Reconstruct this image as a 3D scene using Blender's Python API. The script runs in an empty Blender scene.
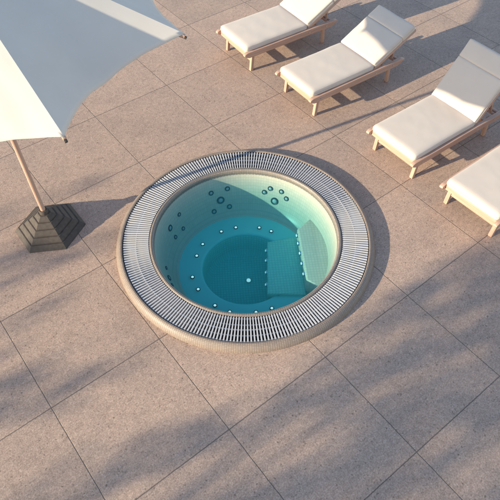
import bpy, bmesh, math, random
from mathutils import Matrix, Vector, noise

scene = bpy.context.scene
COL = scene.collection
R = math.radians
PI = math.pi

# ------------------------------------------------------------------ camera
cam_data = bpy.data.cameras.new('camera')
cam_data.sensor_width = 36.0
cam_data.lens = 40.76
cam_data.clip_end = 2000
cam = bpy.data.objects.new('camera', cam_data)
COL.objects.link(cam)
cr = Vector((0.78890, -0.61451, -0.00317)); cu = Vector((0.48294, 0.61678, 0.62157)); cf = Vector((0.38001, 0.49189, -0.78335))
mw = Matrix((cr, cu, -cf)).transposed().to_4x4()
mw.translation = Vector((-1.8604, -6.3839, 4.2549))
cam.matrix_world = mw
scene.camera = cam

# ------------------------------------------------------------------ light
SUN_EL, SUN_AZ = 17.0, 169.5          # direction towards the sun, azimuth counted from +x
world = bpy.data.worlds.new('World')
scene.world = world
world.use_nodes = True
wn, wl = world.node_tree.nodes, world.node_tree.links
wn.clear()
sky = wn.new('ShaderNodeTexSky')
sky.sky_type = 'NISHITA'
sky.sun_disc = False
sky.sun_elevation = R(SUN_EL)
sky.sun_rotation = R(90 - SUN_AZ)
sky.air_density = 1.0
sky.dust_density = 0.15
sky.ozone_density = 1.0
bg = wn.new('ShaderNodeBackground')
bg.inputs['Strength'].default_value = 0.145
wo = wn.new('ShaderNodeOutputWorld')
wl.new(sky.outputs[0], bg.inputs[0]); wl.new(bg.outputs[0], wo.inputs[0])

sd = bpy.data.lights.new('sun', 'SUN')
sd.energy = 3.9
sd.angle = R(0.55)
sd.color = (1.0, 0.93, 0.70)
sun = bpy.data.objects.new('sun', sd)
COL.objects.link(sun)
sdir = Vector((math.cos(R(SUN_EL)) * math.cos(R(SUN_AZ)), math.cos(R(SUN_EL)) * math.sin(R(SUN_AZ)), math.sin(R(SUN_EL))))
sun.rotation_euler = sdir.to_track_quat('Z', 'Y').to_euler()
sun.location = (-8, 2, 6)

vs = scene.view_settings
vs.view_transform = 'Standard'
vs.look = 'None'
vs.exposure = 1.22
vs.gamma = 1.0
vs.use_curve_mapping = False
scene.render.engine = 'CYCLES'
cy = scene.cycles
cy.max_bounces = 10
cy.transparent_max_bounces = 16
cy.use_denoising = True
cy.sample_clamp_indirect = 6.0

# ------------------------------------------------------------------ helpers
rng = random.Random(7)

def mat(name, color=(.5, .5, .5), rough=.6, spec=.4):
    m = bpy.data.materials.new(name)
    m.use_nodes = True
    b = m.node_tree.nodes['Principled BSDF']
    b.inputs['Base Color'].default_value = (*color, 1)
    b.inputs['Roughness'].default_value = rough
    b.inputs['Specular IOR Level'].default_value = spec
    return m, m.node_tree.nodes, m.node_tree.links, b

def node(nt, kind, **kw):
    n = nt.new(kind)
    for k, v in kw.items():
        if k in n.inputs: n.inputs[k].default_value = v
        else: setattr(n, k, v)
    return n

def math_node(nt, lk, op, a, b=None, c=None, clamp=False):
    n = nt.new('ShaderNodeMath'); n.operation = op; n.use_clamp = clamp
    for i, v in enumerate((a, b, c)):
        if v is None: continue
        if isinstance(v, (int, float)): n.inputs[i].default_value = v
        else: lk.new(v, n.inputs[i])
    return n.outputs[0]

def mix_color(nt, lk, fac, a, b, blend='MIX'):
    n = nt.new('ShaderNodeMix'); n.data_type = 'RGBA'; n.blend_type = blend
    for sock, v in ((n.inputs[0], fac), (n.inputs[6], a), (n.inputs[7], b)):
        if isinstance(v, (int, float)): sock.default_value = v
        elif isinstance(v, tuple): sock.default_value = (*v, 1)
        else: lk.new(v, sock)
    return n.outputs[2]

def ramp(nt, lk, fac, stops):
    n = nt.new('ShaderNodeValToRGB')
    cr_ = n.color_ramp
    while len(cr_.elements) < len(stops): cr_.elements.new(.5)
    for e, (p, c) in zip(cr_.elements, stops):
        e.position = p; e.color = (*c, 1) if len(c) == 3 else c
    lk.new(fac, n.inputs[0])
    return n.outputs[0]

def obj(name, bm, m, parent=None, smooth=False, sharp=None):
    me = bpy.data.meshes.new(name)
    bmesh.ops.recalc_face_normals(bm, faces=bm.faces)
    bm.to_mesh(me); bm.free()
    if smooth:
        for f in me.polygons: f.use_smooth = True
        if sharp is not None: me.set_sharp_from_angle(angle=R(sharp))
    o = bpy.data.objects.new(name, me)
    COL.objects.link(o)
    if m is not None: me.materials.append(m)
    if parent is not None: o.parent = parent
    return o

def tag(o, label=None, cat=None, group=None, kind=None):
    if label: o['label'] = label
    if cat: o['category'] = cat
    if group: o['group'] = group
    if kind: o['kind'] = kind
    return o

def empty(name, loc, rz=0.0):
    o = bpy.data.objects.new(name, None)
    o.empty_display_size = .1
    o.location = loc; o.rotation_euler = (0, 0, rz)
    COL.objects.link(o)
    return o

def add_box(bm, lo, hi, bevel=0.0, seg=2, M=None):
    r = bmesh.ops.create_cube(bm, size=1)
    vs_ = r['verts']
    c = [(a + b) / 2 for a, b in zip(lo, hi)]; s = [b - a for a, b in zip(lo, hi)]
    for v in vs_: v.co = Vector((v.co[0] * s[0] + c[0], v.co[1] * s[1] + c[1], v.co[2] * s[2] + c[2]))
    if bevel:
        es = list({e for v in vs_ for e in v.link_edges})
        g = bmesh.ops.bevel(bm, geom=es, offset=bevel, segments=seg, profile=.5, affect='EDGES')
        vs_ = list({v for f in g['faces'] for v in f.verts} | {v for v in vs_ if v.is_valid})
    if M is not None:
        for v in vs_: v.co = M @ v.co
    return vs_

def add_bar(bm, a, b, w, d, bevel=.004, upv=(0, 0, 1)):
    """a square bar from a to b, w wide, d deep"""
    a, b = Vector(a), Vector(b); z = (b - a); L = z.length; z.normalize()
    x = Vector(upv).cross(z)
    if x.length < 1e-4: x = Vector((0, 1, 0))
    x.normalize(); y = z.cross(x)
    M = Matrix((x, y, z)).transposed().to_4x4(); M.translation = a
    return add_box(bm, (-w / 2, -d / 2, 0), (w / 2, d / 2, L), bevel, 2, M)

def add_tube(bm, pts, rad, seg=12, cap=True):
    pts = [Vector(p) for p in pts]
    rads = rad if isinstance(rad, (list, tuple)) else [rad] * len(pts)
    rings = []
    t0 = (pts[1] - pts[0]).normalized()
    x = t0.orthogonal().normalized()
    for i, p in enumerate(pts):
        t = (pts[min(i + 1, len(pts) - 1)] - pts[max(i - 1, 0)]).normalized()
        x = (x - t * x.dot(t)).normalized(); y = t.cross(x)
        rings.append([bm.verts.new(p + (x * math.cos(2 * PI * k / seg) + y * math.sin(2 * PI * k / seg)) * rads[i]) for k in range(seg)])
    for a, b in zip(rings, rings[1:]):
        for k in range(seg): bm.faces.new((a[k], a[(k + 1) % seg], b[(k + 1) % seg], b[k]))
    if cap:
        bm.faces.new(list(reversed(rings[0]))); bm.faces.new(rings[-1])

def add_lathe(bm, prof, seg=128, close=False, cap_first=False, cap_last=False, M=None):
    rings = []
    for r, z in prof:
        if r < 1e-6:
            v = bm.verts.new((0, 0, z)); rings.append([v] * seg)
        else:
            rings.append([bm.verts.new((r * math.cos(2 * PI * k / seg), r * math.sin(2 * PI * k / seg), z)) for k in range(seg)])
    vs_ = {v for r in rings for v in r}
    pairs = list(zip(rings, rings[1:])) + ([(rings[-1], rings[0])] if close else [])
    for a, b in pairs:
        for k in range(seg):
            q = []
            for v in (a[k], a[(k + 1) % seg], b[(k + 1) % seg], b[k]):
                if v not in q: q.append(v)
            if len(q) > 2: bm.faces.new(q)
    if cap_first: bm.faces.new(list(reversed(rings[0])))
    if cap_last: bm.faces.new(rings[-1])
    if M is not None:
        for v in vs_: v.co = M @ v.co

# ------------------------------------------------------------------ materials
def paving_material():
    m, nt, lk, b = mat('stone_paving', (.3, .26, .23), .75, .3)
    tc = nt.new('ShaderNodeTexCoord'); P = tc.outputs['Object']
    sep = nt.new('ShaderNodeSeparateXYZ'); lk.new(P, sep.inputs[0])
    # joints every metre in both directions
    wob = node(nt, 'ShaderNodeTexNoise', Scale=9.0, Detail=2.0); lk.new(P, wob.inputs['Vector'])
    wv = math_node(nt, lk, 'MULTIPLY', math_node(nt, lk, 'SUBTRACT', wob.outputs[0], .5), .006)
    ds = []
    for ax in (0, 1):
        v = math_node(nt, lk, 'ADD', sep.outputs[ax], wv)
        fr = math_node(nt, lk, 'FRACT', math_node(nt, lk, 'ADD', v, 100.5))
        ds.append(math_node(nt, lk, 'ABSOLUTE', math_node(nt, lk, 'SUBTRACT', fr, .5)))
    d = math_node(nt, lk, 'MINIMUM', ds[0], ds[1])
    mr = nt.new('ShaderNodeMapRange'); lk.new(d, mr.inputs[0])
    mr.inputs[1].default_value = .0018; mr.inputs[2].default_value = .0052; mr.inputs[3].default_value = 1; mr.inputs[4].default_value = 0
    joint = mr.outputs[0]
    # per-slab tint
    cell = nt.new('ShaderNodeTexWhiteNoise'); cell.noise_dimensions = '2D'
    fl = nt.new('ShaderNodeVectorMath'); fl.operation = 'FLOOR'; lk.new(P, fl.inputs[0]); lk.new(fl.outputs[0], cell.inputs['Vector'])
    # aggregate
    warp = node(nt, 'ShaderNodeTexNoise', Scale=70.0, Detail=2.0); lk.new(P, warp.inputs['Vector'])
    wadd = nt.new('ShaderNodeVectorMath'); wadd.operation = 'MULTIPLY_ADD'; lk.new(warp.outputs['Color'], wadd.inputs[0]); wadd.inputs[1].default_value = (.020, .020, .020); lk.new(P, wadd.inputs[2])
    n1 = node(nt, 'ShaderNodeTexNoise', Scale=85.0, Detail=5.0, Roughness=.78); lk.new(P, n1.inputs['Vector'])
    n2 = node(nt, 'ShaderNodeTexNoise', Scale=2.1, Detail=6.0, Roughness=.66); lk.new(P, n2.inputs['Vector'])
    n3 = node(nt, 'ShaderNodeTexNoise', Scale=24.0, Detail=4.0, Roughness=.7); lk.new(P, n3.inputs['Vector'])
    n4 = node(nt, 'ShaderNodeTexNoise', Scale=9.0, Detail=5.0, Roughness=.7, Distortion=.6); lk.new(P, n4.inputs['Vector'])
    vo = node(nt, 'ShaderNodeTexVoronoi', Scale=58.0); lk.new(wadd.outputs[0], vo.inputs['Vector'])
    vo2 = node(nt, 'ShaderNodeTexVoronoi', Scale=105.0); lk.new(wadd.outputs[0], vo2.inputs['Vector'])
    base = ramp(nt, lk, n1.outputs[0], [(.34, (.28, .178, .130)), (.5, (.437, .288, .216)), (.66, (.585, .402, .312))])
    base = mix_color(nt, lk, 1.0, base, ramp(nt, lk, n2.outputs[0], [(.28, (.84, .85, .87)), (.5, (.98, .98, .98)), (.72, (1.09, 1.07, 1.05))]), 'MULTIPLY')
    base = mix_color(nt, lk, 1.0, base, ramp(nt, lk, n3.outputs[0], [(.3, (.80, .80, .80)), (.7, (1.12, 1.12, 1.12))]), 'MULTIPLY')
    base = mix_color(nt, lk, 1.0, base, ramp(nt, lk, n4.outputs[0], [(.30, (.88, .87, .86)), (.46, (1, 1, 1))]), 'MULTIPLY')
    # dark pits and pale chips, gathered in drifts
    sepc = nt.new('ShaderNodeSeparateColor'); lk.new(vo.outputs['Color'], sepc.inputs[0])
    thr = math_node(nt, lk, 'ADD', math_node(nt, lk, 'MULTIPLY', n4.outputs[0], .55), .48)
    chip = math_node(nt, lk, 'MULTIPLY', math_node(nt, lk, 'GREATER_THAN', sepc.outputs[0], thr), math_node(nt, lk, 'LESS_THAN', vo.outputs['Distance'], math_node(nt, lk, 'MULTIPLY', sepc.outputs[1], .5)))
    base = mix_color(nt, lk, math_node(nt, lk, 'MULTIPLY', chip, math_node(nt, lk, 'MULTIPLY', sepc.outputs[2], .75)), base, (.13, .083, .060))
    sepd = nt.new('ShaderNodeSeparateColor'); lk.new(vo2.outputs['Color'], sepd.inputs[0])
    chip2 = math_node(nt, lk, 'MULTIPLY', math_node(nt, lk, 'GREATER_THAN', sepd.outputs[0], .86), math_node(nt, lk, 'LESS_THAN', vo2.outputs['Distance'], .42))
    base = mix_color(nt, lk, math_node(nt, lk, 'MULTIPLY', chip2, .35), base, (.66, .50, .40))
    tint = ramp(nt, lk, cell.outputs['Value'], [(0, (.91, .915, .92)), (1, (1.05, 1.04, 1.03))])
    base = mix_color(nt, lk, 1.0, base, tint, 'MULTIPLY')
    base = mix_color(nt, lk, math_node(nt, lk, 'MULTIPLY', joint, .78), base, (.085, .066, .055))
    lk.new(base, b.inputs['Base Color'])
    # relief
    h = math_node(nt, lk, 'ADD', math_node(nt, lk, 'MULTIPLY', n1.outputs[0], .35), math_node(nt, lk, 'MULTIPLY', n3.outputs[0], .5))
    h = math_node(nt, lk, 'SUBTRACT', h, math_node(nt, lk, 'MULTIPLY', chip, .18))
    h = math_node(nt, lk, 'SUBTRACT', h, math_node(nt, lk, 'MULTIPLY', joint, 1.3))
    bp = node(nt, 'ShaderNodeBump', Strength=.55, Distance=.004); lk.new(h, bp.inputs['Height']); lk.new(bp.outputs[0], b.inputs['Normal'])
    return m

def mosaic_material(name, tile, grout, ntheta, size, rough=.45, vary=.08, bump=.25, radial_v=True, line=.10):
    """small square mosaic laid round a vertical axis: angle and path length (z or r)"""
    m, nt, lk, b = mat(name, tile, rough, .4)
    tc = nt.new('ShaderNodeTexCoord'); P = tc.outputs['Object']
    sep = nt.new('ShaderNodeSeparateXYZ'); lk.new(P, sep.inputs[0])
    ang = math_node(nt, lk, 'ARCTAN2', sep.outputs[1], sep.outputs[0])
    u = math_node(nt, lk, 'MULTIPLY', math_node(nt, lk, 'ADD', ang, PI), ntheta / (2 * PI))
    rr = math_node(nt, lk, 'SQRT', math_node(nt, lk, 'ADD', math_node(nt, lk, 'MULTIPLY', sep.outputs[0], sep.outputs[0]), math_node(nt, lk, 'MULTIPLY', sep.outputs[1], sep.outputs[1])))
    v = math_node(nt, lk, 'MULTIPLY', math_node(nt, lk, 'ADD', math_node(nt, lk, 'SUBTRACT', rr, math_node(nt, lk, 'MULTIPLY', sep.outputs[2], 1.0)), 5.0), 1.0 / size)
    return grid_finish(m, nt, lk, b, u, v, tile, grout, vary, bump, line)

def grid_finish(m, nt, lk, b, u, v, tile, grout, vary, bump, line):
    fu = math_node(nt, lk, 'FRACT', u); fv = math_node(nt, lk, 'FRACT', v)
    du = math_node(nt, lk, 'ABSOLUTE', math_node(nt, lk, 'SUBTRACT', fu, .5)); dv = math_node(nt, lk, 'ABSOLUTE', math_node(nt, lk, 'SUBTRACT', fv, .5))
    dd = math_node(nt, lk, 'MAXIMUM', du, dv)
    mr = nt.new('ShaderNodeMapRange'); lk.new(dd, mr.inputs[0])
    mr.inputs[1].default_value = .5 - line * 1.1; mr.inputs[2].default_value = .5 - line * .7
    g = mr.outputs[0]
    cmb = nt.new('ShaderNodeCombineXYZ'); lk.new(math_node(nt, lk, 'FLOOR', u), cmb.inputs[0]); lk.new(math_node(nt, lk, 'FLOOR', v), cmb.inputs[1])
    wn_ = nt.new('ShaderNodeTexWhiteNoise'); wn_.noise_dimensions = '2D'; lk.new(cmb.outputs[0], wn_.inputs['Vector'])
    t = mix_color(nt, lk, 1.0, tile, ramp(nt, lk, wn_.outputs['Value'], [(0, (1 - vary,) * 3), (1, (1 + vary,) * 3)]), 'MULTIPLY')
    lk.new(mix_color(nt, lk, g, t, grout), b.inputs['Base Color'])
    bp = node(nt, 'ShaderNodeBump', Strength=bump, Distance=.003); bp.invert = True; lk.new(g, bp.inputs['Height']); lk.new(bp.outputs[0], b.inputs['Normal'])
    return m

def flat_mosaic_material(name, tile, grout, size, rough=.4, vary=.05, bump=.2, line=.07, turn=56.8):
    m, nt, lk, b = mat(name, tile, rough, .4)
    tc = nt.new('ShaderNodeTexCoord'); mp = nt.new('ShaderNodeMapping'); mp.inputs['Rotation'].default_value = (0, 0, R(-turn)); lk.new(tc.outputs['Object'], mp.inputs[0])
    sep = nt.new('ShaderNodeSeparateXYZ'); lk.new(mp.outputs[0], sep.inputs[0])
    u = math_node(nt, lk, 'MULTIPLY', sep.outputs[0], 1 / size)
    # z joins x so that risers carry courses too
    v = math_node(nt, lk, 'MULTIPLY', math_node(nt, lk, 'ADD', sep.outputs[1], sep.outputs[2]), 1 / size)
    return grid_finish(m, nt, lk, b, u, v, tile, grout, vary, bump, line)

def wood_material(name='teak_wood', c0=(.37, .21, .15), c1=(.53, .325, .24), axis=0, rough=.5):
    m, nt, lk, b = mat(name, c1, rough, .35)
    tc = nt.new('ShaderNodeTexCoord'); mp = nt.new('ShaderNodeMapping'); lk.new(tc.outputs['Object'], mp.inputs[0])
    s = [38.0, 38.0, 38.0]; s[axis] = 2.2; mp.inputs['Scale'].default_value = s
    n = node(nt, 'ShaderNodeTexNoise', Scale=1.0, Detail=5.0, Roughness=.6, Distortion=.5); lk.new(mp.outputs[0], n.inputs['Vector'])
    lk.new(ramp(nt, lk, n.outputs[0], [(.3, c0), (.5, tuple((x + y) / 2 for x, y in zip(c0, c1))), (.7, c1)]), b.inputs['Base Color'])
    bp = node(nt, 'ShaderNodeBump', Strength=.25, Distance=.002); lk.new(n.outputs[0], bp.inputs['Height']); lk.new(bp.outputs[0], b.inputs['Normal'])
    return m

def fabric_material(name, color, weave=420.0, bump=.25, rough=.9, wrinkle=.35):
    m, nt, lk, b = mat(name, color, rough, .15)
    tc = nt.new('ShaderNodeTexCoord'); P = tc.outputs['Object']
    w1 = node(nt, 'ShaderNodeTexNoise', Scale=weave, Detail=1.0); lk.new(P, w1.inputs['Vector'])
    w2 = node(nt, 'ShaderNodeTexNoise', Scale=6.0, Detail=3.0, Roughness=.5); lk.new(P, w2.inputs['Vector'])
    c = mix_color(nt, lk, 1.0, color, ramp(nt, lk, w2.outputs[0], [(.3, (.965, .96, .955)), (.7, (1.0, 1.0, 1.0))]), 'MULTIPLY')
    c = mix_color(nt, lk, 1.0, c, ramp(nt, lk, w1.outputs[0], [(.3, (.93, .93, .93)), (.7, (1.0, 1.0, 1.0))]), 'MULTIPLY')
    lk.new(c, b.inputs['Base Color'])
    h = math_node(nt, lk, 'ADD', math_node(nt, lk, 'MULTIPLY', w1.outputs[0], .06), math_node(nt, lk, 'MULTIPLY', w2.outputs[0], wrinkle))
    bp = node(nt, 'ShaderNodeBump', Strength=bump, Distance=.012); lk.new(h, bp.inputs['Height']); lk.new(bp.outputs[0], b.inputs['Normal'])
    b.inputs['Sheen Weight'].default_value = .1
    return m

M_PAVE = paving_material()
M_CURB = mosaic_material('curb_mosaic', (.275, .197, .153), (.18, .13, .102), 400, .0195, .5, .12, .3, line=.14)
M_RIM = mosaic_material('rim_mosaic', (.27, .20, .16), (.12, .105, .09), 300, .019, .45, .10, .2, line=.12)
M_SHELL = mosaic_material('basin_mosaic', (.67, .50, .385), (.575, .435, .34), 200, .028, .35, .04, .10, line=.08)
M_BENCH = mat('bench_plaster_water_tint', (.25, .74, .70), .4)[0]  # teal of deep, shaded water put into the plaster colour
M_WELL = flat_mosaic_material('well_mosaic_water_tint', (.22, .78, .70), (.16, .58, .52), .030, .35, .05, .15, .09)  # floor tile colour carries the teal of shaded water at depth
M_WELLW = mosaic_material('well_wall_mosaic_water_tint', (.22, .78, .70), (.16, .58, .52), 96, .030, .35, .05, .12, line=.09)  # same underwater shade tone painted into the wall tiles
M_LOWSTEP = flat_mosaic_material('lower_step_mosaic_water_tint', (.34, .70, .58), (.25, .52, .44), .030, .35, .04, .15, .07)  # upper step's mosaic with the shaded underwater teal painted in
M_STEP = flat_mosaic_material('step_mosaic', (.74, .56, .44), (.56, .44, .35), .030, .35, .04, .15, .07)
M_WOOD = wood_material()
M_WOODY = wood_material('teak_wood_cross', axis=1)
M_WOODZ = wood_material('teak_wood_upright', axis=2)
M_CUSH = fabric_material('cream_cushion', (.615, .485, .40), wrinkle=.12)
M_CANOPY = fabric_material('cream_canvas', (.70, .595, .515), 600.0, .12, .85, .10)
_nt, _lk = M_CANOPY.node_tree.nodes, M_CANOPY.node_tree.links       # woven canvas lets some light through
_tr = _nt.new('ShaderNodeBsdfTranslucent'); _tr.inputs['Color'].default_value = (.78, .70, .64, 1)
_mx = _nt.new('ShaderNodeMixShader'); _mx.inputs[0].default_value = .10
_out = [n for n in _nt if n.type == 'OUTPUT_MATERIAL'][0]
_lk.new(_nt['Principled BSDF'].outputs[0], _mx.inputs[1]); _lk.new(_tr.outputs[0], _mx.inputs[2]); _lk.new(_mx.outputs[0], _out.inputs['Surface'])
M_SLAT = mat('white_grating', (.49, .45, .44), .55)[0]
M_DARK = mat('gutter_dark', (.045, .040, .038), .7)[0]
M_CHROME, _n, _l, _b = mat('chrome', (.62, .66, .68), .18); _b.inputs['Metallic'].default_value = 1.0
M_JET = mat('jet_black', (.035, .05, .055), .5, .3)[0]
M_JETEYE = mat('jet_grey', (.34, .40, .39), .4, .35)[0]
M_LENS, _n, _l, _b = mat('lit_lens', (.86, .9, .9), .2, .6)         # small underwater lamps
_b.inputs['Emission Color'].default_value = (.75, 1.0, 1.0, 1); _b.inputs['Emission Strength'].default_value = .4
M_STRAP = mat('dark_strap', (.06, .045, .035), .6)[0]

def base_material():
    m, nt, lk, b = mat('charcoal_concrete', (.08, .058, .046), .7, .35)
    tc = nt.new('ShaderNodeTexCoord'); n = node(nt, 'ShaderNodeTexNoise', Scale=35.0, Detail=5.0, Roughness=.65); lk.new(tc.outputs['Object'], n.inputs['Vector'])
    lk.new(ramp(nt, lk, n.outputs[0], [(.3, (.055, .039, .031)), (.7, (.09, .065, .052))]), b.inputs['Base Color'])
    bp = node(nt, 'ShaderNodeBump', Strength=.2, Distance=.004); lk.new(n.outputs[0], bp.inputs['Height']); lk.new(bp.outputs[0], b.inputs['Normal'])
    return m
M_BASE = base_material()

# ------------------------------------------------------------------ the terrace
TX, TY = 0.257, -3.575            # centre of the hot tub
bm = bmesh.new()
SEG = 128
inner = [bm.verts.new((TX + 1.205 * math.cos(2 * PI * k / SEG), TY + 1.205 * math.sin(2 * PI * k / SEG), 0)) for k in range(SEG)]
prev = inner
for rad in (4.0, 20.0, 120.0, 900.0):
    ring = [bm.verts.new((TX + rad * math.cos(2 * PI * k / SEG), TY + rad * math.sin(2 * PI * k / SEG), 0)) for k in range(SEG)]
    for k in range(SEG): bm.faces.new((prev[k], prev[(k + 1) % SEG], ring[(k + 1) % SEG], ring[k]))
    prev = ring
ground = obj('paved_ground', bm, M_PAVE)
tag(ground, kind='structure')

# ------------------------------------------------------------------ hot tub
tub = empty('hot_tub', (TX, TY, 0))
tag(tub, 'round sunken hot tub with white slatted overflow ring and tiled basin under teal water', 'hot tub')
WZ = 0.045
# rounded mosaic kerb on the outside
prof = [(1.195, -.05), (1.248, -.05), (1.248, .004), (1.246, .018), (1.240, .034), (1.230, .050), (1.217, .063), (1.203, .071), (1.192, .074), (1.183, .070), (1.181, .05), (1.181, -.05)]
bm = bmesh.new(); add_lathe(bm, prof, 256, close=True)
obj('mosaic_kerb', bm, M_CURB, tub, True, 50)
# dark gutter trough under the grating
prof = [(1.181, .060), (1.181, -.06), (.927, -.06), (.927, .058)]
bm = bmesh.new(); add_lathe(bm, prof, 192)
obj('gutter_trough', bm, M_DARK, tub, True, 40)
# grating: radial slats and three carrying rings
bm = bmesh.new()
NS = 250
for k in range(NS):
    a = 2 * PI * k / NS
    Mr = Matrix.Rotation(a, 4, 'Z')
    jz = rng.uniform(-.0012, .0012)
    r0, r1 = .931, 1.177
    w0, w1 = .0058, .0074
    top, bot = .067 + jz, .046 + jz
    vsl = [bm.verts.new(Mr @ Vector(c)) for c in ((r0, -w0, bot), (r0, w0, bot), (r1, w1, bot), (r1, -w1, bot), (r0 + .003, -w0 * .85, top), (r0 + .003, w0 * .85, top), (r1 - .003, w1 * .85, top), (r1 - .003, -w1 * .85, top))]
    for f in ((0, 1, 2, 3), (4, 5, 6, 7), (0, 1, 5, 4), (1, 2, 6, 5), (2, 3, 7, 6), (3, 0, 4, 7)): bm.faces.new([vsl[i] for i in f])
for rr_, zz in ((.943, .054), (1.003, .051), (1.055, .0595), (1.108, .051), (1.165, .054)):
    add_lathe(bm, [(rr_ - .004, zz - .014), (rr_ + .004, zz - .014), (rr_ + .004, zz), (rr_ - .004, zz)], 192, close=True)
obj('overflow_grating', bm, M_SLAT, tub)
# inner mosaic rim
prof = [(.927, -.06), (.927, .060), (.922, .068), (.912, .072), (.898, .070), (.890, .062), (.886, .048), (.884, .0), (.884, -.06)]
bm = bmesh.new(); add_lathe(bm, prof, 256, close=True)
obj('inner_rim', bm, M_RIM, tub, True, 50)
# basin: wall, bench, well, floor
def arc(cx, cz, r, a0, a1, n): return [(cx + r * math.cos(R(a0 + (a1 - a0) * i / n)), cz + r * math.sin(R(a0 + (a1 - a0) * i / n))) for i in range(n + 1)]
BZ, FZ = -.45, -.76
prof = [(.886, .030), (.882, -.02), (.868, -.10), (.842, -.20), (.810, -.30), (.778, -.37), (.748, -.415), (.722, -.440), (.695, BZ - .002)]
prof += [(.60, BZ - .006), (.485, BZ - .010)] + arc(.475, BZ - .035, .025, 90, 180, 4)[0:] + [(.445, -.55), (.438, -.65)]
prof += [(.432, -.69), (.418, -.725), (.39, -.75), (.35, FZ), (.2, FZ - .004), (0, FZ - .006)]
wall_n = next(i for i, q in enumerate(prof) if q[0] < .70)
well_n = next(i for i, q in enumerate(prof) if q[0] < .4505)
bm = bmesh.new(); add_lathe(bm, prof[:wall_n + 1], 160); obj('tiled_wall', bm, M_SHELL, tub, True, 60)
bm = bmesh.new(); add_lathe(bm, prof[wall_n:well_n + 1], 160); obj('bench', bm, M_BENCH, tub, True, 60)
floor_n = next(i for i, q in enumerate(prof) if q[0] < .40)
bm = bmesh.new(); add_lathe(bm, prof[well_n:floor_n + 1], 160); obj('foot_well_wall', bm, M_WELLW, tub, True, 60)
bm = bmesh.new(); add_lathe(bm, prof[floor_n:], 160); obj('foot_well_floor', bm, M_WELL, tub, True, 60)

# steps: two slabs whose outer edge follows the wall
def slab(pts, z0, z1, bev):
    bm = bmesh.new()
    lo = [bm.verts.new((x, y, z0)) for x, y in pts]; hi = [bm.verts.new((x, y, z1)) for x, y in pts]
    bm.faces.new(list(reversed(lo))); top = bm.faces.new(hi); n = len(pts)
    sides = [bm.faces.new((lo[i], lo[(i + 1) % n], hi[(i + 1) % n], hi[i])) for i in range(n)]
    es = list(top.edges) + [f.edges[1] for f in sides[:3]]
    bmesh.ops.bevel(bm, geom=list(top.edges), offset=bev, segments=4, profile=.5, affect='EDGES')
    return bm
def along_wall(r, a0, a1, n=14): return [(r * math.cos(R(a0 + (a1 - a0) * i / n)), r * math.sin(R(a0 + (a1 - a0) * i / n))) for i in range(n + 1)]
S1Z, S2Z = -.25, -.42
upper = [(.275, -.61), (.635, -.06)] + along_wall(.86, -2, -68, 18)
steps1 = obj('upper_step', slab(upper, -.60, S1Z, .022), M_STEP, tub, True, 35)
lower = [(-.055, -.415), (.365, .105), (.665, -.035), (.245, -.665)]
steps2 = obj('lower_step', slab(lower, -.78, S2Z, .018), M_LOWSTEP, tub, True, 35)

# nozzles
def nozzle_proto(name, rad, lens, m_ring, m_in):
    bm = bmesh.new()
    add_lathe(bm, [(rad * .62, -.004), (rad, -.004), (rad, .004), (rad * .86, .010), (rad * .62, .006)], 20, close=True)
    ring = obj(name, bm, m_ring, tub, True, 50)
    bm = bmesh.new()
    add_lathe(bm, [(0, .004 + lens), (rad * .35, .0035 + lens * .9), (rad * .56, .003 + lens * .4), (rad * .66, -.003)], 16)
    ball = obj('nozzle_eye', bm, m_in, ring, True, 50)
    return ring
def place(ring, loc, normal, first):
    if first: o = ring
    else:
        o = ring.copy(); COL.objects.link(o); o.parent = tub
        for ch in ring.children:
            c = ch.copy(); COL.objects.link(c); c.parent = o
    o.location = loc
    o.rotation_euler = Vector(normal).to_track_quat('Z', 'Y').to_euler()
    return o
bn = nozzle_proto('bench_nozzle', .023, .008, M_JET, M_LENS)
for i, (x, y) in enumerate([(.33, -3.04), (.07, -3.06), (-.07, -3.15), (-.26, -3.35), (-.30, -3.51), (-.28, -3.77), (-.21, -3.92), (-.01, -4.08), (.14, -4.14), (.49, -3.09), (.69, -3.25), (.76, -3.37)]):
    place(bn, (x - TX, y - TY, BZ + .004), (0, 0, 1), i == 0)
# wall jets
wall_prof = [(.886, .030), (.882, -.02), (.868, -.10), (.842, -.20), (.810, -.30), (.778, -.37)]
def on_wall(a, z):
    for (r0, z0), (r1, z1) in zip(wall_prof, wall_prof[1:]):
        if z1 <= z <= z0:
            t = (z0 - z) / (z0 - z1); r = r0 + (r1 - r0) * t; sl = (r0 - r1) / (z0 - z1); break
    nrm = Vector((-math.cos(R(a)), -math.sin(R(a)), sl)).normalized()
    return Vector((r * math.cos(R(a)), r * math.sin(R(a)), z)) + nrm * .002, nrm
WALL_JETS = [(78.4, -.152, 0), (65.9, -.150, 0), (72.1, -.268, 1), (79.2, -.368, 0), (65.9, -.360, 0),
             (38.5, -.194, 0), (34.3, -.136, 0), (25.7, -.136, 0), (21.0, -.196, 0), (29.8, -.272, 1),
             (108.1, -.172, 0), (120.8, -.194, 1), (110.1, -.336, 0), (120.6, -.324, 0),
             (151.5, -.298, 0), (159.4, -.322, 1), (165.4, -.336, 0)]
jn = nozzle_proto('wall_jet', .029, .004, M_JET, M_JETEYE)
jb = nozzle_proto('large_wall_jet', .044, .006, M_JET, M_JETEYE)
f0 = f1 = True
for a, z, big in WALL_JETS:
    p, nrm = on_wall(a, z)
    o = place(jb if big else jn, p, nrm, f1 if big else f0)
    if big: f1 = False
    else: f0 = False
    k = 1.0 if a < 100 else (.8 if a < 130 else .7)
    o.scale = (k, k, k)
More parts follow.
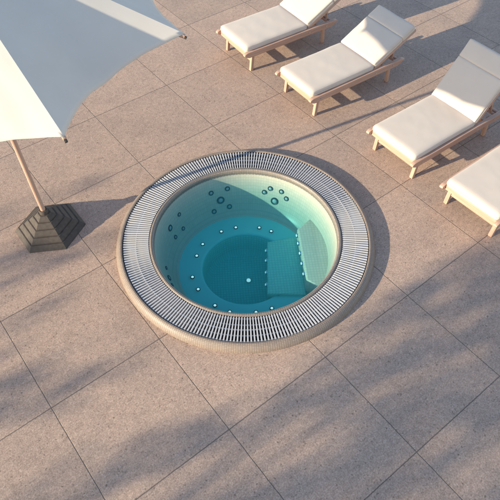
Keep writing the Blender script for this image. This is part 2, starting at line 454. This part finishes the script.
# step riser lamps and floor drain
rn = nozzle_proto('riser_nozzle', .027, .012, M_CHROME, M_LENS)
first = True
for (ax, ay), (bx, by), zz, off in (((.275, -.61), (.635, -.06), S1Z - .05, .005), ((-.055, -.415), (.365, .105), S2Z - .055, .005)):
    d = Vector((bx - ax, by - ay, 0)); nrm = Vector((-d.y, d.x, 0)).normalized()
    for t in (.16, .36, .56, .76, .92) if first else (.22, .45, .68, .88):
        place(rn, Vector((ax, ay, zz)) + d * t + nrm * off, nrm, first); first = False
dr = nozzle_proto('floor_drain', .036, .012, M_CHROME, M_LENS)
place(dr, (.30 - TX, -3.56 - TY, FZ + .004), (0, 0, 1), True)

# ------------------------------------------------------------------ water
def water_material():
    m = bpy.data.materials.new('spa_water'); m.use_nodes = True
    nt, lk = m.node_tree.nodes, m.node_tree.links; nt.clear()
    out = nt.new('ShaderNodeOutputMaterial'); mx = nt.new('ShaderNodeMixShader')
    tr = nt.new('ShaderNodeBsdfTransparent'); gl = nt.new('ShaderNodeBsdfGlossy'); gl.inputs['Roughness'].default_value = .03
    lw = nt.new('ShaderNodeLayerWeight'); lw.inputs['Blend'].default_value = .5
    f = math_node(nt, lk, 'ADD', math_node(nt, lk, 'MULTIPLY', math_node(nt, lk, 'POWER', lw.outputs['Facing'], 5.0), .9), .02)
    tc = nt.new('ShaderNodeTexCoord'); n = node(nt, 'ShaderNodeTexNoise', Scale=7.0, Detail=2.0); lk.new(tc.outputs['Object'], n.inputs['Vector'])
    bp = node(nt, 'ShaderNodeBump', Strength=.12, Distance=.01); lk.new(n.outputs[0], bp.inputs['Height']); lk.new(bp.outputs[0], gl.inputs['Normal'])
    lk.new(f, mx.inputs[0]); lk.new(tr.outputs[0], mx.inputs[1]); lk.new(gl.outputs[0], mx.inputs[2]); lk.new(mx.outputs[0], out.inputs['Surface'])
    va = nt.new('ShaderNodeVolumeAbsorption'); va.inputs['Color'].default_value = (.20, .865, .96, 1); va.inputs['Density'].default_value = 1.45
    vsn = nt.new('ShaderNodeVolumeScatter'); vsn.inputs['Color'].default_value = (.05, .70, .92, 1); vsn.inputs['Density'].default_value = .5; vsn.inputs['Anisotropy'].default_value = .3
    ad = nt.new('ShaderNodeAddShader'); lk.new(va.outputs[0], ad.inputs[0]); lk.new(vsn.outputs[0], ad.inputs[1])
    lk.new(ad.outputs[0], out.inputs['Volume'])
    return m
bm = bmesh.new()
add_lathe(bm, [(0, WZ), (.45, WZ), (.8865, WZ), (.889, .030), (.885, -.02), (.871, -.10), (.845, -.20), (.813, -.30), (.781, -.37), (.751, -.419), (.724, -.445), (.695, -.457), (.489, -.465), (.47, -.48), (.455, -.55), (.443, -.66), (.437, -.695), (.42, -.735), (.39, -.757), (.35, FZ - .005), (0, FZ - .012)], 160)
water = obj('water', bm, water_material(), None, True, 40)
water.location = (TX, TY, 0)
tag(water, kind='structure')

# ------------------------------------------------------------------ sun loungers
def puff_cushion(lx, ly, h, seed, rnd=.032, bulge=.018, nx=26, ny=18):
    """a soft cushion from (0,-ly/2,0) to (lx,ly/2,h)"""
    bm = bmesh.new()
    add_box(bm, (0, -ly / 2, 0), (lx, ly / 2, h), 0)
    bmesh.ops.subdivide_edges(bm, edges=[e for e in bm.edges if abs((e.verts[0].co - e.verts[1].co).x) > .01], cuts=nx, use_grid_fill=True)
    bmesh.ops.subdivide_edges(bm, edges=[e for e in bm.edges if abs((e.verts[0].co - e.verts[1].co).y) > .01], cuts=ny, use_grid_fill=True)
    bmesh.ops.subdivide_edges(bm, edges=[e for e in bm.edges if abs((e.verts[0].co - e.verts[1].co).z) > .01], cuts=5, use_grid_fill=True)
    half = Vector((lx / 2, ly / 2, h / 2)); cen = Vector((lx / 2, 0, h / 2))
    for v in bm.verts:
        p_ = v.co - cen
        # round the box: clamp into the inner box and push out by rnd
        q = Vector([max(-half[i] + rnd, min(half[i] - rnd, p_[i])) for i in range(3)])
        d = p_ - q
        if d.length > 1e-6: p_ = q + d.normalized() * rnd
        u, w = p_.x / half.x, p_.y / half.y
        k = max(0, (1 - u * u)) * max(0, (1 - w * w))
        if p_.z > 0: p_.z += bulge * k ** .6
        ns = noise.noise(Vector((p_.x * 7 + seed, p_.y * 7, seed * .3))) * .0022 + noise.noise(Vector((p_.x * 22 + seed, p_.y * 15, 2.0))) * .0015
        if p_.z > 0: p_.z += ns
        ed = noise.noise(Vector((p_.x * 5, p_.y * 5, seed + 9))) * .004
        if abs(w) > .85: p_.y += ed
        if abs(u) > .9: p_.x += ed
        v.co = p_ + cen
    return bm

def rail_mesh(y, w=.042):
    """side rail as an extruded profile: a plank with a rounded nose in front and a tapered tail"""
    prof = [(-.045, .262), (-.050, .272), (-.045, .288), (-.030, .298), (0.0, .302), (1.36, .302), (1.405, .298), (1.420, .285), (1.412, .270), (1.36, .238), (1.30, .228), (.02, .228), (-.02, .245)]
    bm = bmesh.new()
    a = [bm.verts.new((x, y - w / 2, z)) for x, z in prof]; b = [bm.verts.new((x, y + w / 2, z)) for x, z in prof]
    bm.faces.new(a); bm.faces.new(list(reversed(b)))
    n = len(prof)
    for i in range(n): bm.faces.new((a[i], a[(i + 1) % n], b[(i + 1) % n], b[i]))
    es = [e for e in bm.edges if abs(e.verts[0].co.y - e.verts[1].co.y) < 1e-6]
    bmesh.ops.bevel(bm, geom=es, offset=.005, segments=2, profile=.5, affect='EDGES')
    return bm

def make_lounger(loc, rz, ang, Lb, seed, label, width=.64):
    t = empty('sun_lounger', loc, rz)
    tag(t, label, 'sun lounger', 'cream cushioned sun loungers along the terrace')
    hy = width / 2
    for s in (1, -1):
        obj('side_rail', rail_mesh(s * hy), M_WOOD, t, True, 35)
    iy = hy - .023
    bm = bmesh.new(); add_box(bm, (.0, -iy, .236), (.032, iy, .292), .004); obj('front_rail', bm, M_WOODY, t, True, 35)
    bm = bmesh.new(); add_box(bm, (.088, -iy + .04, .118), (.112, iy - .04, .158), .004); obj('stretcher', bm, M_WOODY, t, True, 35)
    for s in (1, -1):
        bm = bmesh.new(); add_bar(bm, (.085, s * (hy - .042), 0), (.108, s * (hy - .042), .262), .042, .040, .004, (1, 0, 0)); obj('leg', bm, M_WOODZ, t, True, 35)
        bm = bmesh.new(); add_bar(bm, (1.245, s * (hy - .042), 0), (1.225, s * (hy - .042), .262), .040, .038, .004, (1, 0, 0)); obj('leg', bm, M_WOODZ, t, True, 35)
    bm = bmesh.new(); add_box(bm, (1.21, -iy + .04, .150), (1.234, iy - .04, .190), .004); obj('stretcher', bm, M_WOODY, t, True, 35)
    bm = bmesh.new(); add_box(bm, (1.33, -iy, .245), (1.362, iy, .290), .004); obj('rear_rail', bm, M_WOODY, t, True, 35)
    # seat slats
    bm = bmesh.new(); x = .06
    while x < .93:
        add_box(bm, (x, -iy, .262), (x + .055, iy, .280), .003); x += .078
    obj('seat_slats', bm, M_WOODY, t, True, 35)
    # backrest, hinged at x = .955
    hx, hz = .955, .288
    a = R(ang)
    back = empty('backrest', (hx, 0, hz)); back.rotation_euler = (0, -a, 0); back.parent = t
    bw = iy - .012
    for s in (1, -1):
        bm = bmesh.new(); add_box(bm, (-.01, s * bw - .017, -.018), (Lb + .015, s * bw + .017, .018), .004); obj('backrest_rail', bm, M_WOOD, back, True, 35)
    bm = bmesh.new(); x = .03
    while x < Lb - .03:
        add_box(bm, (x, -bw + .017, -.006), (x + .05, bw - .017, .012), .003); x += .075
    obj('backrest_slats', bm, M_WOODY, back, True, 35)
    # prop behind the backrest
    bm = bmesh.new()
    px_, pz_ = hx + .40 * math.cos(a), hz + .40 * math.sin(a) - .02
    ex = min(1.31, px_ + .10)
    for s in (1, -1): add_bar(bm, (px_, s * (bw - .05), pz_), (ex, s * (bw - .05), .27), .022, .022, .003, (0, 1, 0))
    add_bar(bm, (ex, -bw, .268), (ex, bw, .268), .026, .024, .003, (1, 0, 0))
    obj('backrest_prop', bm, M_WOODY, t, True, 35)
    for s in (1, -1):
        for bx in (.096, .955, 1.235):
            bm = bmesh.new(); add_tube(bm, [(bx, s * (hy + .0195), .266), (bx, s * (hy + .0245), .266)], .009, 12); obj('bolt', bm, M_CHROME, t, True, 40)
    # cushions
    cw = width - .030
    sc = obj('seat_cushion', puff_cushion(.955, cw, .085, seed, rnd=.026, bulge=.012), M_CUSH, t, True)
    sc.location = (-.008, 0, .283)
    add_piping(sc, .955, cw, .085, .032)
    hl = .205
    bc = obj('back_cushion', puff_cushion(Lb - hl + .004, cw, .080, seed + 3, rnd=.018, bulge=.008), M_CUSH, back, True)
    bc.location = (.012, 0, .014)
    add_piping(bc, Lb - hl + .004, cw, .080, .018)
    hp = obj('head_cushion', puff_cushion(hl, cw, .082, seed + 5, rnd=.017, bulge=.007, nx=12), M_CUSH, back, True)
    hp.location = (Lb - hl + .008, 0, .014)
    add_piping(hp, hl, cw, .082, .017)
    return t

def add_piping(cushion, lx, ly, h, rnd):
    r_ = .030; pts = []
    for cx, cy_, a0 in ((lx - r_, ly / 2 - r_, 0), (r_, ly / 2 - r_, 90), (r_, -ly / 2 + r_, 180), (lx - r_, -ly / 2 + r_, 270)):
        for q in range(6):
            a = R(a0 + 18 * q); pts.append((cx + (r_ + .001) * math.cos(a), cy_ + (r_ + .001) * math.sin(a), h * .5 + .002 * math.sin(q * 2.1 + cx * 5)))
    bm = bmesh.new(); add_tube(bm, pts + [pts[0]], .0042, 6, False)
    obj('piping', bm, M_CUSH, cushion, True)

LOUNGERS = [
    ((1.960, -1.115, 0), -4.0, 27, .66, 1.0, 'sun lounger with sunlit backrest cut off by the top edge, beside the parasol'),
    ((1.985, -2.290, 0), -3.0, 27, .66, 2.0, 'low backed sun lounger with a shadow across its head cushion only, second in the row'),
    ((2.090, -3.715, 0), -1.5, 52, .70, 3.0, 'sun lounger with steep backrest almost wholly in blue shade'),
    ((2.080, -4.740, 0), 0.0, 40, .68, 4.0, 'sun lounger cut off by the right edge, only seat and front legs in view'),
]
for loc, rz, ang, Lb, seed, label in LOUNGERS:
    make_lounger(loc, R(rz), ang, Lb, seed, label)

# ------------------------------------------------------------------ parasol
PX, PY = -1.180, -2.272
par = empty('parasol', (PX, PY, 0))
tag(par, 'large cream octagonal parasol on a wooden pole with dark stepped hexagonal base', 'parasol')
# stepped hexagonal base
bm = bmesh.new()
def hexring(rad, z, n=6, a0=30):
    return [bm.verts.new((rad * math.cos(R(a0 + 60 * k)), rad * math.sin(R(a0 + 60 * k)), z)) for k in range(6)]
layers = [(.345, .0, .050), (.285, .050, .096), (.225, .096, .140), (.165, .140, .184), (.105, .184, .226)]
prof = []
for rad, z0, z1 in layers: prof += [(rad, z0), (rad - .004, z0 + .010), (rad - .030, z1 - .010), (rad - .044, z1)]
rings = [hexring(r_, z_) for r_, z_ in prof]
for a_, b_ in zip(rings, rings[1:]):
    for k in range(6): bm.faces.new((a_[k], a_[(k + 1) % 6], b_[(k + 1) % 6], b_[k]))
bm.faces.new(list(reversed(rings[0]))); bm.faces.new(rings[-1])
pb = obj('parasol_base', bm, M_BASE, par)
bm = bmesh.new(); add_lathe(bm, [(.026, .222), (.042, .222), (.042, .262), (.038, .268), (.026, .268)], 24, close=True); obj('pole_collar', bm, M_BASE, pb, True, 40)
bm = bmesh.new(); add_tube(bm, [(0, 0, .20), (0, 0, 1.4), (0, 0, 2.86)], .0235, 20); obj('pole', bm, M_WOODZ, par, True, 40)
# canopy
TIP_R, TIP_Z, APEX_Z = 1.56, 2.20, 2.86
A0 = -90.0
def rib_z(f): return APEX_Z + (TIP_Z - APEX_Z) * (f ** 1.03)
def canopy_mesh():
    bm = bmesh.new(); NT, NR = 56, 40
    SAGS = [.125, .06, .05, .06, .06, .06, .06, .035]; SCALS = [.165, .085, .09, .09, .09, .09, .09, .075]
    grid = {}
    for k in range(8):
        SAG, SCAL = SAGS[k], SCALS[k]
        for j in range(NT):
            t = j / NT
            # position across the panel, gathered towards ribs
            for i in range(NR + 1):
                f = max(i / NR, .03)
                a1, a2 = R(A0 + 45 * k), R(A0 + 45 * (k + 1))
                p1 = Vector((math.cos(a1), math.sin(a1), 0)); p2 = Vector((math.cos(a2), math.sin(a2), 0))
                VT = .52
                w = (t / VT if t < VT else (1 - t) / (1 - VT)); w = w - .12 * max(0, (w - .8) / .2) ** 2 * .5
                ws = 1 - abs(2 * t - 1) ** 1.9
                pr = (p1 * (1 - t) + p2 * t) * TIP_R * f * (1 - SCAL * ws * f * f)
                z = rib_z(f) - SAG * w * f ** 1.1
                z += noise.noise(Vector((pr.x * 2.5, pr.y * 2.5, 3.0))) * .008 * w
                # creases running out from the hub and in towards the tips
                pull = min(1, abs(2 * t - 1) * 1.2) * f ** 3
                z += noise.noise(Vector((t * 11 + k * 7.3, f * 1.3, 5.0))) * (.004 * f + .006 * pull) * min(1, w * 5)
                grid[(k * NT + j, i)] = bm.verts.new((pr.x, pr.y, z))
    n = 8 * NT
    for q in range(n):
        for i in range(NR): bm.faces.new((grid[(q, i)], grid[((q + 1) % n, i)], grid[((q + 1) % n, i + 1)], grid[(q, i + 1)]))
    return bm
cn = obj('canopy', canopy_mesh(), M_CANOPY, par, True, 25)
so = cn.modifiers.new('thickness', 'SOLIDIFY'); so.thickness = .006; so.offset = -1
# ribs, struts, hub, finial
for k in range(8):
    a = R(A0 + 45 * k); c_, s_ = math.cos(a), math.sin(a)
    pts = [(c_ * TIP_R * f, s_ * TIP_R * f, rib_z(f) - .020) for f in (.03, .25, .5, .75, 1.0)]
    bm = bmesh.new()
    for p_, q_ in zip(pts, pts[1:]): add_bar(bm, p_, q_, .020, .024, .002)
    rb = obj('rib', bm, M_WOOD, par, True, 35)
    bm = bmesh.new(); add_bar(bm, (c_ * .05, s_ * .05, 2.02), (c_ * TIP_R * .52, s_ * TIP_R * .52, rib_z(.52) - .035), .016, .020, .002); obj('strut', bm, M_WOOD, rb, True, 35)
    bm = bmesh.new(); add_bar(bm, (c_ * (TIP_R - .04), s_ * (TIP_R - .04), TIP_Z - .012), (c_ * (TIP_R + .012), s_ * (TIP_R + .012), TIP_Z - .032), .018, .016, .003); obj('rib_pocket', bm, M_STRAP, rb, True, 35)
bm = bmesh.new(); add_lathe(bm, [(.024, 1.97), (.055, 1.97), (.060, 2.0), (.055, 2.05), (.024, 2.05)], 24, close=True); obj('runner_hub', bm, M_WOODZ, par, True, 40)
bm = bmesh.new(); add_lathe(bm, [(0, 2.95), (.02, 2.945), (.03, 2.92), (.022, 2.89), (.05, 2.868), (.05, 2.855), (0, 2.855)], 24); obj('finial', bm, M_WOODZ, par, True, 40)

# ------------------------------------------------------------------ trees beside the terrace (outside the picture, they give the dappled shade)
def leaf_material():
    m, nt, lk, b = mat('tree_leaves', (.06, .09, .03), .6, .3)
    tc = nt.new('ShaderNodeTexCoord'); n = node(nt, 'ShaderNodeTexNoise', Scale=1.3, Detail=3.0); lk.new(tc.outputs['Object'], n.inputs['Vector'])
    lk.new(ramp(nt, lk, n.outputs[0], [(.3, (.035, .06, .02)), (.7, (.09, .13, .045))]), b.inputs['Base Color'])
    return m
M_LEAF = leaf_material()
M_BARK = wood_material('tree_bark', (.10, .075, .055), (.20, .16, .12), 2, .9)
# shaded patches of the paving: centre x, y, half length along the sun, half width, leaf density
PATCHES = [
    (-1.75, -2.45, .75, .22, .8), (-1.0, -2.75, .5, .12, .5), (-1.95, -3.05, .30, .05, .7), (-2.1, -3.25, .25, .05, .6), (-1.1, -1.86, .7, .06, .35),
    (-2.3, -3.75, .6, .16, .9), (-1.75, -3.95, .5, .12, .7),
    (-1.65, -4.75, .6, .13, .8), (-.95, -5.0, .6, .13, .9), (-.35, -5.12, .5, .10, .8), (.25, -5.05, .5, .10, .6),
    (.25, -5.45, .8, .16, 1.0), (1.0, -5.50, .7, .16, 1.0), (1.7, -5.15, .7, .22, .8), (1.9, -5.7, .9, .3, 1.0),
    (-1.3, -5.6, .6, .16, 1.0), (-.65, -5.70, .55, .16, 1.0), (0.1, -6.05, .8, .26, 1.0), (.9, -6.0, .8, .26, 1.0), (1.5, -6.5, 1.0, .35, 1.0), (.3, -6.7, 1.2, .35, 1.0),
    (-2.2, -4.6, .4, .12, .8), (-2.3, -5.2, .6, .2, 1.0), (-.9, -6.3, .8, .3, 1.0),
    (.75, -5.0, .35, .14, .9), (1.35, -5.45, .9, .2, 1.0), (.55, -5.75, .8, .14, 1.0), (-.2, -5.75, .5, .1, .9), (1.2, -6.15, .9, .16, 1.0), (-.4, -6.05, .6, .1, .9), (2.2, -5.3, .6, .25, .9),
    (2.6, -6.1, 1.0, .4, 1.0), (-1.0, -7.2, 1.5, .5, 1.0), (1.0, -7.5, 1.5, .5, 1.0),
]
def shade_clump(gx, gy, hl, hw, dist):
    """where, dist metres towards the sun, a leaf clump must hang to shade that patch"""
    c = Vector((gx, gy, 0)) + sdir * (dist / math.cos(R(SUN_EL)))
    return c, hl * math.sin(R(SUN_EL)), hw
trunk_spots = [(-15.2, -3.2), (-16.4, -.9), (-14.6, -5.2)]
crowns = [[], [], []]
for gx, gy, hl, hw, dn in PATCHES:
    dist = 13.0 + rng.uniform(-.5, .5)
    c, vh, vw = shade_clump(gx, gy, hl, hw, dist)
    i = min(range(3), key=lambda q: abs(trunk_spots[q][1] - c.y))
    crowns[i].append((c, vh, vw, dn))
for i, (tx, ty) in enumerate(trunk_spots):
    if not crowns[i]: continue
    t = empty('tree', (tx, ty, 0))
    tag(t, ['tall loose leaved tree outside the picture shading the near paving', 'tall thin crowned tree outside the picture shading the paving round the parasol base', 'broad crowned tree outside the picture shading the paving at the bottom'][i], 'tree', 'trees outside the picture')
    zc = max(c.z for c, *_ in crowns[i])
    bm = bmesh.new(); bl = bmesh.new()
    top = Vector((0, 0, zc + .6))
    add_tube(bm, [(0, 0, 0), (.05, .02, 1.2), (-.04, .05, 2.6), (0, 0, zc * .75), tuple(top)], [.17, .13, .11, .07, .02], 10)
    for c, vh, vw, dn in crowns[i]:
        lc = c - Vector((tx, ty, 0))
        start = Vector((0, 0, max(1.5, lc.z - .8)))
        mid = (start + lc) / 2 + Vector((0, 0, .12))
        add_tube(bl, [start, mid, lc], [.03, .018, .006], 6)
    obj('trunk', bm, M_BARK, t, True, 60)
    obj('limbs', bl, M_BARK, t, True, 60)
    bm = bmesh.new()
    for c, vh, vw, dn in crowns[i]:
        lc = c - Vector((tx, ty, 0))
        nleaf = int(dn * (vw + .05) * (vh + .04) * PI / .0031)
        for _ in range(nleaf):
            while True:
                q = Vector([rng.uniform(-1, 1) for _ in range(3)])
                if q.length < 1: break
            d = Vector((q.x * .35, q.y * (vw + .05), q.z * (vh + .04))) + lc
            u_ = Vector([rng.gauss(0, 1) for _ in range(3)]).normalized(); w_ = u_.orthogonal().normalized()
            s1, s2 = rng.uniform(.05, .085), rng.uniform(.022, .035)
            bm.faces.new([bm.verts.new(d + a_) for a_ in (u_ * s1, w_ * s2, -u_ * s1, -w_ * s2)])
    obj('crown', bm, M_LEAF, t)
